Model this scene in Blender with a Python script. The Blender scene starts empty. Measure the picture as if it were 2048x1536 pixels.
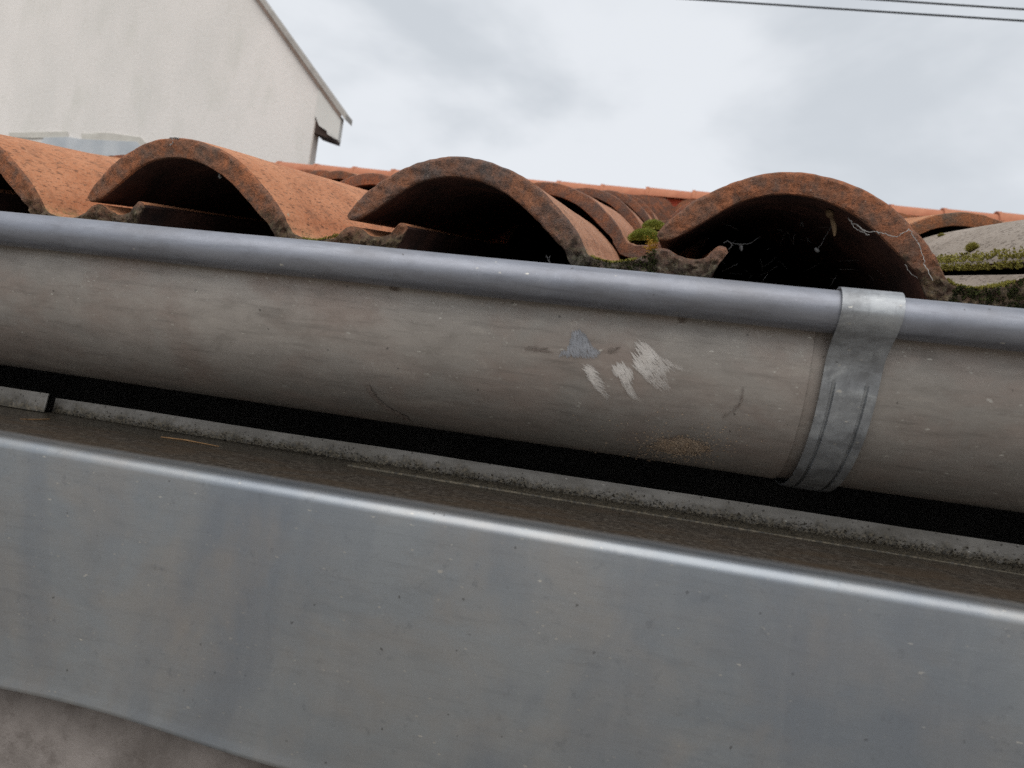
import bpy, bmesh, math, random
import numpy as np
from mathutils import Vector, Matrix, noise

random.seed(7)
SC = bpy.context.scene
COL = SC.collection
R = math.radians

# ------------------------------------------------------------------ camera
# metres; the camera is the origin (about 2.55 m above the ground), X runs along the gutter, Y into the roof
FPX = 1400.0
def camera_axes():
    d = Vector((-5778 - 1024, 768 + 123, FPX)).normalized()
    ex = -d
    s = math.sin(R(1.5))
    n2 = ex.x ** 2 + ex.y ** 2
    bx, by = -s * ex.z * ex.x / n2, -s * ex.z * ex.y / n2
    k = math.sqrt(1 - s * s - bx * bx - by * by)
    z = Vector((bx - k * ex.y / math.sqrt(n2), by + k * ex.x / math.sqrt(n2), s))
    y = z.cross(ex)
    if y.z < 0:
        y = -y
    return ex, y, z
EX, EY, EZ = camera_axes()
def ray(u, v):
    c = Vector((u - 1024, 768 - v, FPX))
    return Vector((EX.dot(c), EY.dot(c), EZ.dot(c)))
def at(u, v, y):
    r = ray(u, v)
    return r * (y / r.y)

cam = bpy.data.cameras.new('camera')
cam.sensor_width = 36.0
cam.lens = FPX / 2048 * 36.0
cam.clip_start = 0.01
cam.clip_end = 3000
cam.dof.use_dof = True
cam.dof.focus_distance = 0.50
cam.dof.aperture_fstop = 15.0
co = bpy.data.objects.new('camera', cam)
COL.objects.link(co)
co.matrix_world = Matrix(((EX.x, EX.y, -EX.z, 0), (EY.x, EY.y, -EY.z, 0), (EZ.x, EZ.y, -EZ.z, 0), (0, 0, 0, 1)))
SC.camera = co

# ------------------------------------------------------------------ sky, sun, exposure
SUN_EL, SUN_AZ = R(56), R(184)      # azimuth: from where the light comes, clockwise from +Y
W = bpy.data.worlds.new('World')
SC.world = W
W.use_nodes = True
nt = W.node_tree
nt.nodes.clear()
def wn(t, **kw):
    n = nt.nodes.new(t)
    for a, b in kw.items():
        setattr(n, a, b)
    return n
sky = wn('ShaderNodeTexSky', sky_type='NISHITA', sun_disc=False, sun_elevation=SUN_EL, sun_rotation=SUN_AZ)
tc = wn('ShaderNodeTexCoord')
mp = wn('ShaderNodeMapping')
mp.inputs['Scale'].default_value = (1, 1, 1.9)
mp.inputs['Location'].default_value = (2.7, 1.1, 0.5)
n1 = wn('ShaderNodeTexNoise')
n1.inputs['Scale'].default_value = 2.5
n1.inputs['Detail'].default_value = 5
n1.inputs['Roughness'].default_value = 0.5
n1.inputs['Distortion'].default_value = 0.25
rp = wn('ShaderNodeValToRGB')
rp.color_ramp.interpolation = 'EASE'
rp.color_ramp.elements[0].position = 0.36
rp.color_ramp.elements[0].color = (0.665, 0.705, 0.75, 1)
rp.color_ramp.elements[1].position = 0.60
rp.color_ramp.elements[1].color = (0.87, 0.90, 0.94, 1)
sk = wn('ShaderNodeMix', data_type='RGBA')
sk.inputs['Factor'].default_value = 0.93
skm = wn('ShaderNodeMix', data_type='RGBA', blend_type='MULTIPLY')
skm.inputs['Factor'].default_value = 1.0
skm.inputs['B'].default_value = (0.1, 0.1, 0.1, 1)
bg = wn('ShaderNodeBackground')
out = wn('ShaderNodeOutputWorld')
L = nt.links.new
L(tc.outputs['Generated'], mp.inputs['Vector'])
L(mp.outputs['Vector'], n1.inputs['Vector'])
L(n1.outputs['Fac'], rp.inputs['Fac'])
L(sky.outputs['Color'], skm.inputs['A'])
L(skm.outputs['Result'], sk.inputs['A'])
L(rp.outputs['Color'], sk.inputs['B'])
L(sk.outputs['Result'], bg.inputs['Color'])
bg.inputs['Strength'].default_value = 0.69
L(bg.outputs['Background'], out.inputs['Surface'])

sun = bpy.data.lights.new('sun', 'SUN')
sun.energy = 1.5
sun.angle = R(65)
sun.color = (1.0, 0.96, 0.90)
so = bpy.data.objects.new('sun', sun)
COL.objects.link(so)
sd = Vector((math.sin(SUN_AZ) * math.cos(SUN_EL), math.cos(SUN_AZ) * math.cos(SUN_EL), math.sin(SUN_EL)))
so.rotation_euler = (-sd).to_track_quat('-Z', 'Y').to_euler()

SC.view_settings.view_transform = 'Standard'
SC.view_settings.look = 'None'
SC.view_settings.gamma = 1
SC.view_settings.exposure = 0.5
SC.view_settings.use_curve_mapping = False
SC.render.engine = 'CYCLES'
SC.cycles.use_denoising = False
SC.cycles.max_bounces = 4
SC.cycles.adaptive_threshold = 0.02

# ------------------------------------------------------------------ helpers
def tag(o, label=None, cat=None, group=None, kind=None):
    if label: o['label'] = label
    if cat: o['category'] = cat
    if group: o['group'] = group
    if kind: o['kind'] = kind
    return o

def empty(name, loc=(0, 0, 0)):
    o = bpy.data.objects.new(name, None)
    o.empty_display_size = 0.05
    COL.objects.link(o)
    o.location = loc
    return o

def mesh(name, verts, faces, mats=(), smooth=None, midx=None):
    me = bpy.data.meshes.new(name)
    me.from_pydata([tuple(v) for v in verts], [], [tuple(f) for f in faces])
    for m in mats:
        me.materials.append(m)
    if midx is not None:
        me.polygons.foreach_set('material_index', midx)
    if smooth is not None:
        me.polygons.foreach_set('use_smooth', [True] * len(me.polygons))
        me.set_sharp_from_angle(angle=R(smooth))
    me.update()
    return me

def obj(name, me, parent=None, loc=None):
    o = bpy.data.objects.new(name, me)
    COL.objects.link(o)
    if loc is not None:
        o.location = loc
    if parent is not None:
        o.parent = parent
        o.matrix_parent_inverse = parent.matrix_basis.inverted()
    return o

def fix_normals(me):
    bm = bmesh.new()
    bm.from_mesh(me)
    bmesh.ops.recalc_face_normals(bm, faces=bm.faces)
    bm.to_mesh(me)
    bm.free()
    return me

def extrude_x(name, prof, xs, mats, closed=False, smooth=40, fn=None, thick=0.0):
    """profile of (y, z) points swept along the xs; fn(x, i, y, z) may move points"""
    n = len(prof)
    V, Fc = [], []
    for x in xs:
        for i, (y, z) in enumerate(prof):
            V.append(fn(x, i, y, z) if fn else (x, y, z))
    m = n if closed else n - 1
    for a in range(len(xs) - 1):
        for i in range(m):
            j = (i + 1) % n
            Fc.append((a * n + i, (a + 1) * n + i, (a + 1) * n + j, a * n + j))
    if closed:
        Fc.append(tuple(range(n)))
        Fc.append(tuple(reversed([(len(xs) - 1) * n + i for i in range(n)])))
    me = mesh(name, V, Fc, mats, smooth)
    fix_normals(me)
    return me

def box_mesh(name, a, b, mats, bevel=0.0):
    bm = bmesh.new()
    bmesh.ops.create_cube(bm, size=1)
    for v in bm.verts:
        v.co = Vector((a[k] + (b[k] - a[k]) * (v.co[k] + 0.5) for k in range(3)))
    if bevel:
        bmesh.ops.bevel(bm, geom=bm.edges[:], offset=bevel, segments=2, affect='EDGES')
    me = bpy.data.meshes.new(name)
    bm.to_mesh(me)
    bm.free()
    for m in mats:
        me.materials.append(m)
    return me

def prism(name, poly, y0, y1, mats, smooth=None):
    """outline in (x, z) given thickness along y"""
    n = len(poly)
    V = [(x, y0, z) for x, z in poly] + [(x, y1, z) for x, z in poly]
    Fc = [tuple(range(n)), tuple(reversed(range(n, 2 * n)))]
    Fc += [(i, n + i, n + (i + 1) % n, (i + 1) % n) for i in range(n)]
    me = mesh(name, V, Fc, mats, smooth)
    return fix_normals(me)

def tube(V, Fc, pts, r, sides=5, taper=None):
    base = len(V)
    n = len(pts)
    for k, p in enumerate(pts):
        p = Vector(p)
        t = (Vector(pts[min(k + 1, n - 1)]) - Vector(pts[max(k - 1, 0)]))
        if t.length < 1e-9: t = Vector((1, 0, 0))
        t.normalize()
        a = t.cross(Vector((0.13, 0.31, 0.94))).normalized()
        b = t.cross(a)
        rr = r[k] if isinstance(r, (list, tuple)) else r
        for q in range(sides):
            w = 2 * math.pi * q / sides
            V.append(p + a * math.cos(w) * rr + b * math.sin(w) * rr)
    for k in range(n - 1):
        for q in range(sides):
            q2 = (q + 1) % sides
            Fc.append((base + k * sides + q, base + k * sides + q2, base + (k + 1) * sides + q2, base + (k + 1) * sides + q))
    Fc.append(tuple(base + q for q in reversed(range(sides))))
    Fc.append(tuple(base + (n - 1) * sides + q for q in range(sides)))

def catmull(P, n):
    P = [np.array(p, float) for p in P]
    Q = [2 * P[0] - P[1]] + P + [2 * P[-1] - P[-2]]
    o = []
    for k in range(n):
        t = k / (n - 1) * (len(P) - 1)
        i = min(int(t), len(P) - 2)
        f = t - i
        a, b, c, d = Q[i], Q[i + 1], Q[i + 2], Q[i + 3]
        o.append(0.5 * (2 * b + (c - a) * f + (2 * a - 5 * b + 4 * c - d) * f * f + (3 * b - a - 3 * c + d) * f ** 3))
    return o

# ------------------------------------------------------------------ materials
class NB:
    """tiny node builder"""
    def __init__(s, name, rough=0.6, metal=0.0, spec=0.5):
        s.m = bpy.data.materials.new(name)
        s.m.use_nodes = True
        s.t = s.m.node_tree
        s.b = s.t.nodes['Principled BSDF']
        s.set('Roughness', rough); s.set('Metallic', metal); s.set('Specular IOR Level', spec)
        s.co = s.t.nodes.new('ShaderNodeTexCoord').outputs['Object']
    def put(s, sock, v):
        if isinstance(v, bpy.types.NodeSocket):
            s.t.links.new(v, sock)
        elif isinstance(v, (tuple, list)):
            sock.default_value = tuple(v) + (1,) if (len(v) == 3 and len(sock.default_value) == 4) else tuple(v)
        else:
            sock.default_value = v
    def set(s, k, v):
        s.put(s.b.inputs[k], v)
    def vary(s):
        """shift the pattern by the object's own random number, so shared meshes differ"""
        oi = s.t.nodes.new('ShaderNodeObjectInfo')
        a = s.t.nodes.new('ShaderNodeVectorMath'); a.operation = 'SCALE'
        a.inputs[0].default_value = (13.1, 7.7, 9.3)
        s.t.links.new(oi.outputs['Random'], a.inputs['Scale'])
        b = s.t.nodes.new('ShaderNodeVectorMath'); b.operation = 'ADD'
        s.t.links.new(s.co, b.inputs[0]); s.t.links.new(a.outputs[0], b.inputs[1])
        s.raw = s.co
        s.co = b.outputs[0]
        s.oi = oi
    def map(s, scale=(1, 1, 1), rot=(0, 0, 0), src=None):
        n = s.t.nodes.new('ShaderNodeMapping')
        n.inputs['Scale'].default_value = scale
        n.inputs['Rotation'].default_value = rot
        s.t.links.new(src or s.co, n.inputs['Vector'])
        return n.outputs[0]
    def noise(s, scale, detail=4, rough=0.55, stretch=None, dist=0.0, rot=(0, 0, 0)):
        n = s.t.nodes.new('ShaderNodeTexNoise')
        n.inputs['Scale'].default_value = scale
        n.inputs['Detail'].default_value = detail
        n.inputs['Roughness'].default_value = rough
        n.inputs['Distortion'].default_value = dist
        s.t.links.new(s.map(stretch, rot) if stretch else s.co, n.inputs['Vector'])
        return n.outputs['Fac']
    def flecks(s, scale, size, share, stretch=None, rot=(0, 0, 0)):
        """small scattered spots: 1 inside a spot"""
        v = s.t.nodes.new('ShaderNodeTexVoronoi')
        v.inputs['Scale'].default_value = scale
        src = s.map(stretch, rot) if stretch else s.co
        # ragged outline
        nn = s.t.nodes.new('ShaderNodeTexNoise'); nn.inputs['Scale'].default_value = scale * 4
        s.t.links.new(src, nn.inputs['Vector'])
        sc = s.t.nodes.new('ShaderNodeVectorMath'); sc.operation = 'SCALE'; sc.inputs['Scale'].default_value = 0.35 / scale
        s.t.links.new(nn.outputs['Color'], sc.inputs[0])
        ad = s.t.nodes.new('ShaderNodeVectorMath'); ad.operation = 'ADD'
        s.t.links.new(src, ad.inputs[0]); s.t.links.new(sc.outputs[0], ad.inputs[1])
        s.t.links.new(ad.outputs[0], v.inputs['Vector'])
        near = s.ramp(v.outputs['Distance'], [(size * 0.6, 1), (size, 0)])
        sp = s.t.nodes.new('ShaderNodeSeparateColor')
        s.t.links.new(v.outputs['Color'], sp.inputs[0])
        pick = s.ramp(sp.outputs[0], [(1 - share - 0.001, 0), (1 - share, 1)])
        return s.mul(near, pick)
    def ramp(s, f, stops, ease=False):
        n = s.t.nodes.new('ShaderNodeValToRGB')
        cr = n.color_ramp
        if ease: cr.interpolation = 'EASE'
        while len(cr.elements) < len(stops):
            cr.elements.new(0.5)
        for e, (p, c) in zip(cr.elements, stops):
            e.position = p
            e.color = (c, c, c, 1) if not isinstance(c, (tuple, list)) else tuple(c) + (1,)
        s.put(n.inputs['Fac'], f)
        return n.outputs['Color']
    def mix(s, f, a, b, mode='MIX'):
        n = s.t.nodes.new('ShaderNodeMix'); n.data_type = 'RGBA'; n.blend_type = mode
        s.put(n.inputs['Factor'], f); s.put(n.inputs['A'], a); s.put(n.inputs['B'], b)
        return n.outputs['Result']
    def math(s, op, a, b=0.0, clamp=False):
        n = s.t.nodes.new('ShaderNodeMath'); n.operation = op; n.use_clamp = clamp
        s.put(n.inputs[0], a); s.put(n.inputs[1], b)
        return n.outputs[0]
    def mul(s, a, b): return s.math('MULTIPLY', a, b)
    def axis(s, k, raw=True):
        n = s.t.nodes.new('ShaderNodeSeparateXYZ')
        s.t.links.new(getattr(s, 'raw', s.co), n.inputs[0])
        return n.outputs[k]
    def range(s, v, a, b, c=0.0, d=1.0):
        n = s.t.nodes.new('ShaderNodeMapRange')
        n.interpolation_type = 'SMOOTHSTEP'
        for k, q in zip(range(5), (v, a, b, c, d)):
            s.put(n.inputs[k], q)
        return n.outputs[0]
    def bump(s, h, strength=0.3, dist=0.001):
        n = s.t.nodes.new('ShaderNodeBump')
        n.inputs['Strength'].default_value = strength
        n.inputs['Distance'].default_value = dist
        s.put(n.inputs['Height'], h)
        s.t.links.new(n.outputs[0], s.b.inputs['Normal'])
    def done(s, col=None):
        if col is not None: s.set('Base Color', col)
        return s.m

def tile_top(name, c0, c1, pit, dust, lichen=0.0):
    b = NB(name, 0.85, 0, 0.25); b.vary()
    big = b.noise(22, 5)
    fine = b.noise(420, 3, 0.7)
    streak = b.noise(480, 3, 0.7, (1.0, 0.30, 1.0), rot=(0, 0, 0.25))
    col = b.mix(b.ramp(big, [(0.35, 0), (0.65, 1)]), c0, c1)
    col = b.mix(b.ramp(fine, [(0.45, 0.0), (0.75, 0.55)]), col, dust)
    col = b.mix(b.ramp(streak, [(0.53, 0.0), (0.66, 0.80)]), col, pit)
    blot = b.noise(60, 6, 0.65)
    col = b.mix(b.ramp(blot, [(0.54, 0.0), (0.70, 0.55)]), col, pit)
    col = b.mix(b.mul(b.flecks(75, 0.16, 0.06 + lichen), 0.8), col, (0.33, 0.35, 0.26))
    # algae towards the trough of the pan
    low = b.math('SUBTRACT', 1.0, b.range(b.axis(2), 0.000, 0.012))
    low = b.mul(low, b.ramp(b.noise(160, 5, 0.7), [(0.42, 0), (0.62, 1)]))
    near = b.math('SUBTRACT', 1.0, b.range(b.axis(1), 0.010, 0.06))
    col = b.mix(b.mul(b.mul(low, near), 0.8), col, (0.12, 0.13, 0.05))
    tint = b.mix(1.0, col, b.oi.outputs['Color'], 'MULTIPLY')
    h = b.math('ADD', b.mul(fine, 0.5), b.mul(b.ramp(streak, [(0.58, 1), (0.70, 0)]), 0.8))
    b.bump(h, 0.55, 0.0012)
    return b.done(tint)

def tile_edge(name, far=False):
    b = NB(name, 0.9, 0, 0.2); b.vary()
    big = b.noise(38, 6, 0.62, dist=0.4)
    mid = b.noise(120, 5, 0.65)
    fine = b.noise(520, 4, 0.75)
    col = b.ramp(big, [(0.30, (0.150, 0.110, 0.090)), (0.45, (0.240, 0.120, 0.076)), (0.56, (0.345, 0.138, 0.070)), (0.70, (0.43, 0.175, 0.088))])
    col = b.mix(b.ramp(mid, [(0.47, 0.0), (0.63, 0.62)]), col, (0.135, 0.100, 0.082))
    col = b.mix(b.ramp(fine, [(0.51, 0.0), (0.62, 0.55)]), col, (0.065, 0.046, 0.038))
    col = b.mix(b.ramp(fine, [(0.34, 0.45), (0.44, 0.0)]), col, (0.42, 0.20, 0.115))
    col = b.mix(b.mul(b.flecks(260, 0.2, 0.10), 0.6), col, (0.40, 0.30, 0.24))
    # moss and grime on the lowest part of the edge, and on the lip
    z = b.math('ADD', b.axis(2), b.mul(b.math('SUBTRACT', mid, 0.5), 0.05))
    low = b.math('SUBTRACT', 1.0, b.range(z, 0.000, 0.024))
    if far: low = b.mul(low, 0.2)
    col = b.mix(b.mul(low, 0.85), col, b.ramp(b.noise(230, 4, 0.7), [(0.36, (0.026, 0.024, 0.020)), (0.50, (0.062, 0.058, 0.044)), (0.58, (0.095, 0.090, 0.050)), (0.66, (0.15, 0.135, 0.11)), (0.78, (0.24, 0.22, 0.18))]))
    tint = b.mix(1.0, col, b.oi.outputs['Color'], 'MULTIPLY')
    b.bump(b.math('ADD', b.mul(mid, 0.6), b.mul(fine, 0.8)), 0.9, 0.0022)
    return b.done(tint)

M_TOP = tile_top('terracotta_top', (0.40, 0.165, 0.080), (0.50, 0.232, 0.124), (0.150, 0.080, 0.050), (0.54, 0.325, 0.21))
M_GREY = tile_top('weathered_grey_tile', (0.235, 0.195, 0.160), (0.30, 0.255, 0.215), (0.11, 0.085, 0.065), (0.37, 0.33, 0.29), 0.10)
M_EDGE = tile_edge('terracotta_edge')
M_EDGEF = tile_edge('terracotta_edge_clean', True)
_b = NB('shade_dark_tile_underside', 0.95, 0, 0.1); _b.vary()  # dirty undersides, darkened further: shade inside the tile mouths is in the colour
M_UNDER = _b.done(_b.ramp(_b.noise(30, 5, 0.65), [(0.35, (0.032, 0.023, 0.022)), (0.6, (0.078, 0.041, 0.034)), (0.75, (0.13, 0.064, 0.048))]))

def zinc(name, c0, c1, metal, rough, streak_x=True, warm=(0.25, 0.19, 0.15), fleck=0.05, streak=0.4, mottle=0.35):
    b = NB(name, rough, metal, 0.5)
    st = (0.10, 1, 1) if streak_x else (1, 1, 0.12)
    big = b.noise(7, 4, 0.55, (0.6, 1, 1))
    fin = b.noise(260, 4, 0.65, st)
    spk = b.noise(700, 2, 0.7)
    cloud = b.noise(24, 6, 0.62, (0.7, 1, 1), dist=0.3)
    col = b.mix(b.ramp(big, [(0.35, 0), (0.66, 1)]), c0, c1)
    col = b.mix(b.ramp(cloud, [(0.44, 0), (0.66, 0.75)]), col, warm)
    c3 = b.noise(75, 6, 0.7, (0.45, 1, 1), dist=0.5)
    col = b.mix(b.ramp(c3, [(0.50, 0), (0.68, mottle)]), col, (c0[0] * 0.6, c0[1] * 0.57, c0[2] * 0.55))
    col = b.mix(b.ramp(c3, [(0.30, mottle), (0.46, 0.0)]), col, (c1[0] * 1.25, c1[1] * 1.25, c1[2] * 1.22))
    col = b.mix(b.ramp(fin, [(0.52, 0), (0.74, streak)]), col, (c0[0] * 0.45, c0[1] * 0.43, c0[2] * 0.42))
    col = b.mix(b.ramp(spk, [(0.62, 0), (0.74, 0.30)]), col, (c1[0] * 1.35, c1[1] * 1.35, c1[2] * 1.35))
    wf = b.flecks(420, 0.26, fleck * 1.2, (0.6, 1, 1), (0.4, 0.3, 0.2))
    col = b.mix(b.mul(wf, 0.6), col, (0.46, 0.44, 0.40))
    wf = b.flecks(120, 0.11, fleck * 1.5, (0.5, 1, 1), (0.3, 0.5, 0.4))
    col = b.mix(b.mul(wf, 0.75), col, (0.50, 0.48, 0.44))
    wf = b.flecks(210, 0.17, fleck * 1.1, (0.6, 1, 1.3), (0.9, 0.2, 0.7))
    col = b.mix(b.mul(wf, 0.8), col, (0.56, 0.54, 0.49))
    df = b.flecks(170, 0.16, 0.07)
    col = b.mix(b.mul(df, 0.6), col, (0.06, 0.055, 0.05))
    b.set('Roughness', b.math('ADD', b.mul(cloud, 0.22), rough - 0.11))
    b.bump(b.math('ADD', b.mul(fin, 0.35), b.mul(cloud, 1.0)), 0.10, 0.001)
    return b, col

b, c = zinc('gutter_zinc', (0.272, 0.253, 0.232), (0.395, 0.360, 0.329), 0.40, 0.50, warm=(0.302, 0.242, 0.211), fleck=0.10)
M_GUT = b.done(c)
b, c = zinc('bead_zinc', (0.208, 0.220, 0.256), (0.258, 0.270, 0.308), 0.60, 0.48, warm=(0.196, 0.198, 0.216), fleck=0.01)
M_BEAD = b.done(c)
b, c = zinc('bracket_zinc', (0.24, 0.255, 0.275), (0.38, 0.395, 0.41), 0.55, 0.46, streak_x=False, warm=(0.13, 0.128, 0.13), fleck=0.06, mottle=0.8)
M_BRK = b.done(c)
b, c = zinc('bracket_hook_zinc', (0.30, 0.305, 0.31), (0.44, 0.44, 0.435), 0.45, 0.5, streak_x=False, warm=(0.15, 0.15, 0.155), fleck=0.03)
M_HOOK = b.done(c)

# coping sheet: clean grey front, brown dirt lying on the ledge
b, c = zinc('coping_zinc', (0.240, 0.262, 0.286), (0.312, 0.328, 0.340), 0.7, 0.42, warm=(0.310, 0.300, 0.290), fleck=0.05, streak=0.18, mottle=0.12)
c = b.mix(b.ramp(b.noise(9, 5, 0.6, (1.0, 1, 0.45), dist=0.6), [(0.44, 0), (0.62, 0.6)]), c, (0.198, 0.220, 0.254))
c = b.mix(b.ramp(b.noise(60, 4, 0.6, (1, 1, 0.07)), [(0.56, 0), (0.76, 0.18)]), c, (0.37, 0.375, 0.38))
c = b.mix(b.ramp(b.noise(16, 5, 0.6, (1.0, 1, 0.6)), [(0.58, 0), (0.74, 0.5)]), c, (0.335, 0.302, 0.272))
c = b.mix(b.ramp(b.noise(120, 5, 0.7), [(0.60, 0), (0.70, 0.35)]), c, (0.15, 0.16, 0.175))
ny = b.math('ADD', b.axis(1), b.mul(b.math('SUBTRACT', b.noise(30, 4, 0.6, (0.3, 1, 1)), 0.5), 0.012))
dm = b.range(ny, 0.3660, 0.3860)
yb = b.math('ADD', b.axis(1), b.mul(b.math('SUBTRACT', b.noise(45, 4, 0.65, (0.4, 1, 1)), 0.5), 0.09))
dirt = b.ramp(b.noise(260, 4, 0.75), [(0.30, (0.016, 0.013, 0.010)), (0.48, (0.040, 0.032, 0.025)), (0.60, (0.068, 0.057, 0.046)), (0.74, (0.13, 0.112, 0.09))])
dirt = b.mix(b.ramp(b.noise(55, 4, 0.65, (0.5, 1, 1)), [(0.46, 0), (0.62, 0.7)]), dirt, (0.052, 0.036, 0.023))
dirt = b.mix(b.mul(b.range(yb, 0.425, 0.465), 0.8), dirt, b.ramp(b.noise(420, 3, 0.7), [(0.40, (0.014, 0.012, 0.009)), (0.55, (0.040, 0.034, 0.024)), (0.70, (0.10, 0.09, 0.07))]))
c = b.mix(dm, c, dirt)
b.set('Metallic', b.range(dm, 0, 1, 0.75, 0.0))
b.set('Roughness', b.range(dm, 0, 1, 0.40, 0.42))
M_COP = b.done(c)

b, c = zinc('upstand_zinc', (0.140, 0.132, 0.121), (0.225, 0.212, 0.195), 0.2, 0.6, warm=(0.085, 0.076, 0.062), fleck=0.03)
zz = b.math('ADD', b.axis(2), b.mul(b.math('SUBTRACT', b.noise(140, 5, 0.7), 0.5), 0.020))
lowd = b.math('SUBTRACT', 1.0, b.range(zz, -0.0570, -0.0475))
c = b.mix(b.mul(lowd, 0.9), c, b.ramp(b.noise(420, 3, 0.7), [(0.4, (0.02, 0.017, 0.012)), (0.55, (0.075, 0.06, 0.035)), (0.7, (0.16, 0.13, 0.09))]))
sp = b.flecks(330, 0.30, 0.30)
c = b.mix(b.mul(sp, 0.85), c, (0.03, 0.025, 0.02))
M_UPS = b.done(c)

def plain(name, c0, c1, scale, rough=0.85, bump=0.3, detail=5, dist=0.002, spec=0.3, c2=None):
    b = NB(name, rough, 0, spec)
    n = b.noise(scale, detail, 0.6)
    f = b.noise(scale * 14, 3, 0.7)
    col = b.ramp(n, [(0.33, c0), (0.68, c1)])
    if c2:
        col = b.mix(b.ramp(b.noise(scale * 2.3, 6, 0.7), [(0.53, 0), (0.70, 0.7)]), col, c2)
    b.bump(b.math('ADD', n, b.mul(f, 0.5)), bump, dist)
    return b.done(col)

M_RENDER = plain('pink_grey_render', (0.125, 0.108, 0.098), (0.255, 0.226, 0.210), 22, bump=0.6, dist=0.003, c2=(0.095, 0.078, 0.068))
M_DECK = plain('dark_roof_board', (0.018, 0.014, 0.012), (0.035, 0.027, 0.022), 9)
M_HWALL = plain('shade_dark_masonry', (0.035, 0.032, 0.030), (0.06, 0.055, 0.05), 12)  # colour lowered to carry the shade in the gap under the eaves
M_GROUND = plain('ground_gravel', (0.18, 0.160, 0.138), (0.27, 0.245, 0.215), 0.6, dist=0.02, c2=(0.13, 0.13, 0.085))
M_CABLE = plain('cable_sheath', (0.022, 0.026, 0.030), (0.035, 0.038, 0.042), 40)
M_SOFFIT = plain('brown_soffit', (0.045, 0.028, 0.022), (0.075, 0.048, 0.038), 8)
M_TRIM = plain('white_board', (0.55, 0.54, 0.51), (0.62, 0.61, 0.58), 3)
M_STRIP = plain('corner_band', (0.56, 0.49, 0.45), (0.61, 0.55, 0.50), 3)
M_VERGE = plain('verge_tile', (0.30, 0.28, 0.26), (0.42, 0.40, 0.37), 5)
M_VSHADE = plain('verge_shadow_strip', (0.16, 0.12, 0.095), (0.24, 0.18, 0.15), 5)  # brown for the shadow line below the verge tiles
M_LEAD = plain('blue_grey_flashing', (0.38, 0.41, 0.44), (0.50, 0.52, 0.54), 4, rough=0.6)
M_CEM = plain('cement_patch', (0.47, 0.45, 0.41), (0.56, 0.54, 0.49), 6)
M_RIDGE = plain('ridge_terracotta', (0.35, 0.128, 0.072), (0.45, 0.190, 0.110), 6, dist=0.004, c2=(0.30, 0.14, 0.08))
M_MORTAR = plain('red_ridge_closure', (0.33, 0.055, 0.030), (0.42, 0.085, 0.045), 8)
M_SILK = plain('spider_silk', (0.27, 0.26, 0.25), (0.46, 0.45, 0.43), 90)
M_DUSTSILK = plain('dusty_silk', (0.08, 0.08, 0.085), (0.15, 0.15, 0.15), 90)
M_STRAW = plain('dry_straw', (0.15, 0.085, 0.038), (0.24, 0.14, 0.065), 120)
M_CASE = plain('dull_brown_case', (0.12, 0.075, 0.04), (0.22, 0.15, 0.085), 200)
M_CRUMB = plain('dark_crumbs', (0.014, 0.012, 0.009), (0.05, 0.040, 0.026), 300)
M_CHALK = plain('chalky_smear', (0.54, 0.50, 0.465), (0.64, 0.605, 0.57), 160)
M_SOLDER = plain('bare_zinc_patch', (0.24, 0.25, 0.275), (0.36, 0.37, 0.40), 120, rough=0.5)
M_TAN = plain('tan_splash', (0.42, 0.30, 0.20), (0.56, 0.44, 0.33), 200)
def faded(m):
    t = m.node_tree
    a = t.nodes.new('ShaderNodeAttribute'); a.attribute_name = 'cover'
    t.links.new(a.outputs['Fac'], t.nodes['Principled BSDF'].inputs['Alpha'])
    return m
faded(M_CHALK); faded(M_SOLDER)
M_TANF = faded(plain('tan_stain_thin', (0.25, 0.19, 0.145), (0.36, 0.28, 0.21), 200))
M_STAIN = plain('brown_stain', (0.175, 0.145, 0.127), (0.225, 0.188, 0.165), 160)
M_STAINF = faded(plain('brown_stain_thin', (0.175, 0.145, 0.127), (0.225, 0.188, 0.165), 160))
M_LICHEN = plain('yellow_lichen', (0.42, 0.25, 0.03), (0.58, 0.40, 0.08), 300)

# white roughcast of the gable house, faint greenish weather marks
b = NB('white_roughcast', 0.9, 0, 0.2)
n = b.noise(0.9, 5, 0.6, (1.4, 1, 0.7))
col = b.ramp(n, [(0.34, (0.66, 0.635, 0.605)), (0.62, (0.73, 0.695, 0.665))])
g = b.noise(1.6, 6, 0.65, (1.6, 1, 0.6))
col = b.mix(b.ramp(g, [(0.53, 0), (0.72, 0.45)]), col, (0.54, 0.535, 0.485))
f = b.noise(26, 4, 0.7)
col = b.mix(b.ramp(f, [(0.50, 0), (0.75, 0.35)]), col, (0.58, 0.545, 0.50))
b.bump(f, 0.3, 0.012)
M_WHITE = b.done(col)

def moss_mat(name, a, c_, d):
    b = NB(name, 0.8, 0, 0.2)
    col = b.ramp(b.noise(170, 4, 0.65), [(0.34, a), (0.5, c_), (0.66, d)])
    b.set('Subsurface Weight', 0.15)
    b.set('Subsurface Radius', (0.002, 0.003, 0.001))
    return b.done(col)
M_MOSS = moss_mat('green_moss', (0.11, 0.135, 0.022), (0.21, 0.24, 0.042), (0.37, 0.38, 0.10))
M_MOSSY = moss_mat('yellow_moss', (0.11, 0.10, 0.018), (0.24, 0.21, 0.045), (0.36, 0.34, 0.10))
M_MOSSD = moss_mat('dark_moss', (0.022, 0.026, 0.012), (0.055, 0.062, 0.024), (0.13, 0.15, 0.05))

# ------------------------------------------------------------------ the ground and the walls
g = obj('ground', mesh('ground', [(-900, -900, -2.55), (900, -900, -2.55), (900, 900, -2.55), (-900, 900, -2.55)], [(0, 1, 2, 3)], [M_GROUND]))
tag(g, 'pale brown gravel yard below the eaves', kind='structure')

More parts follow.
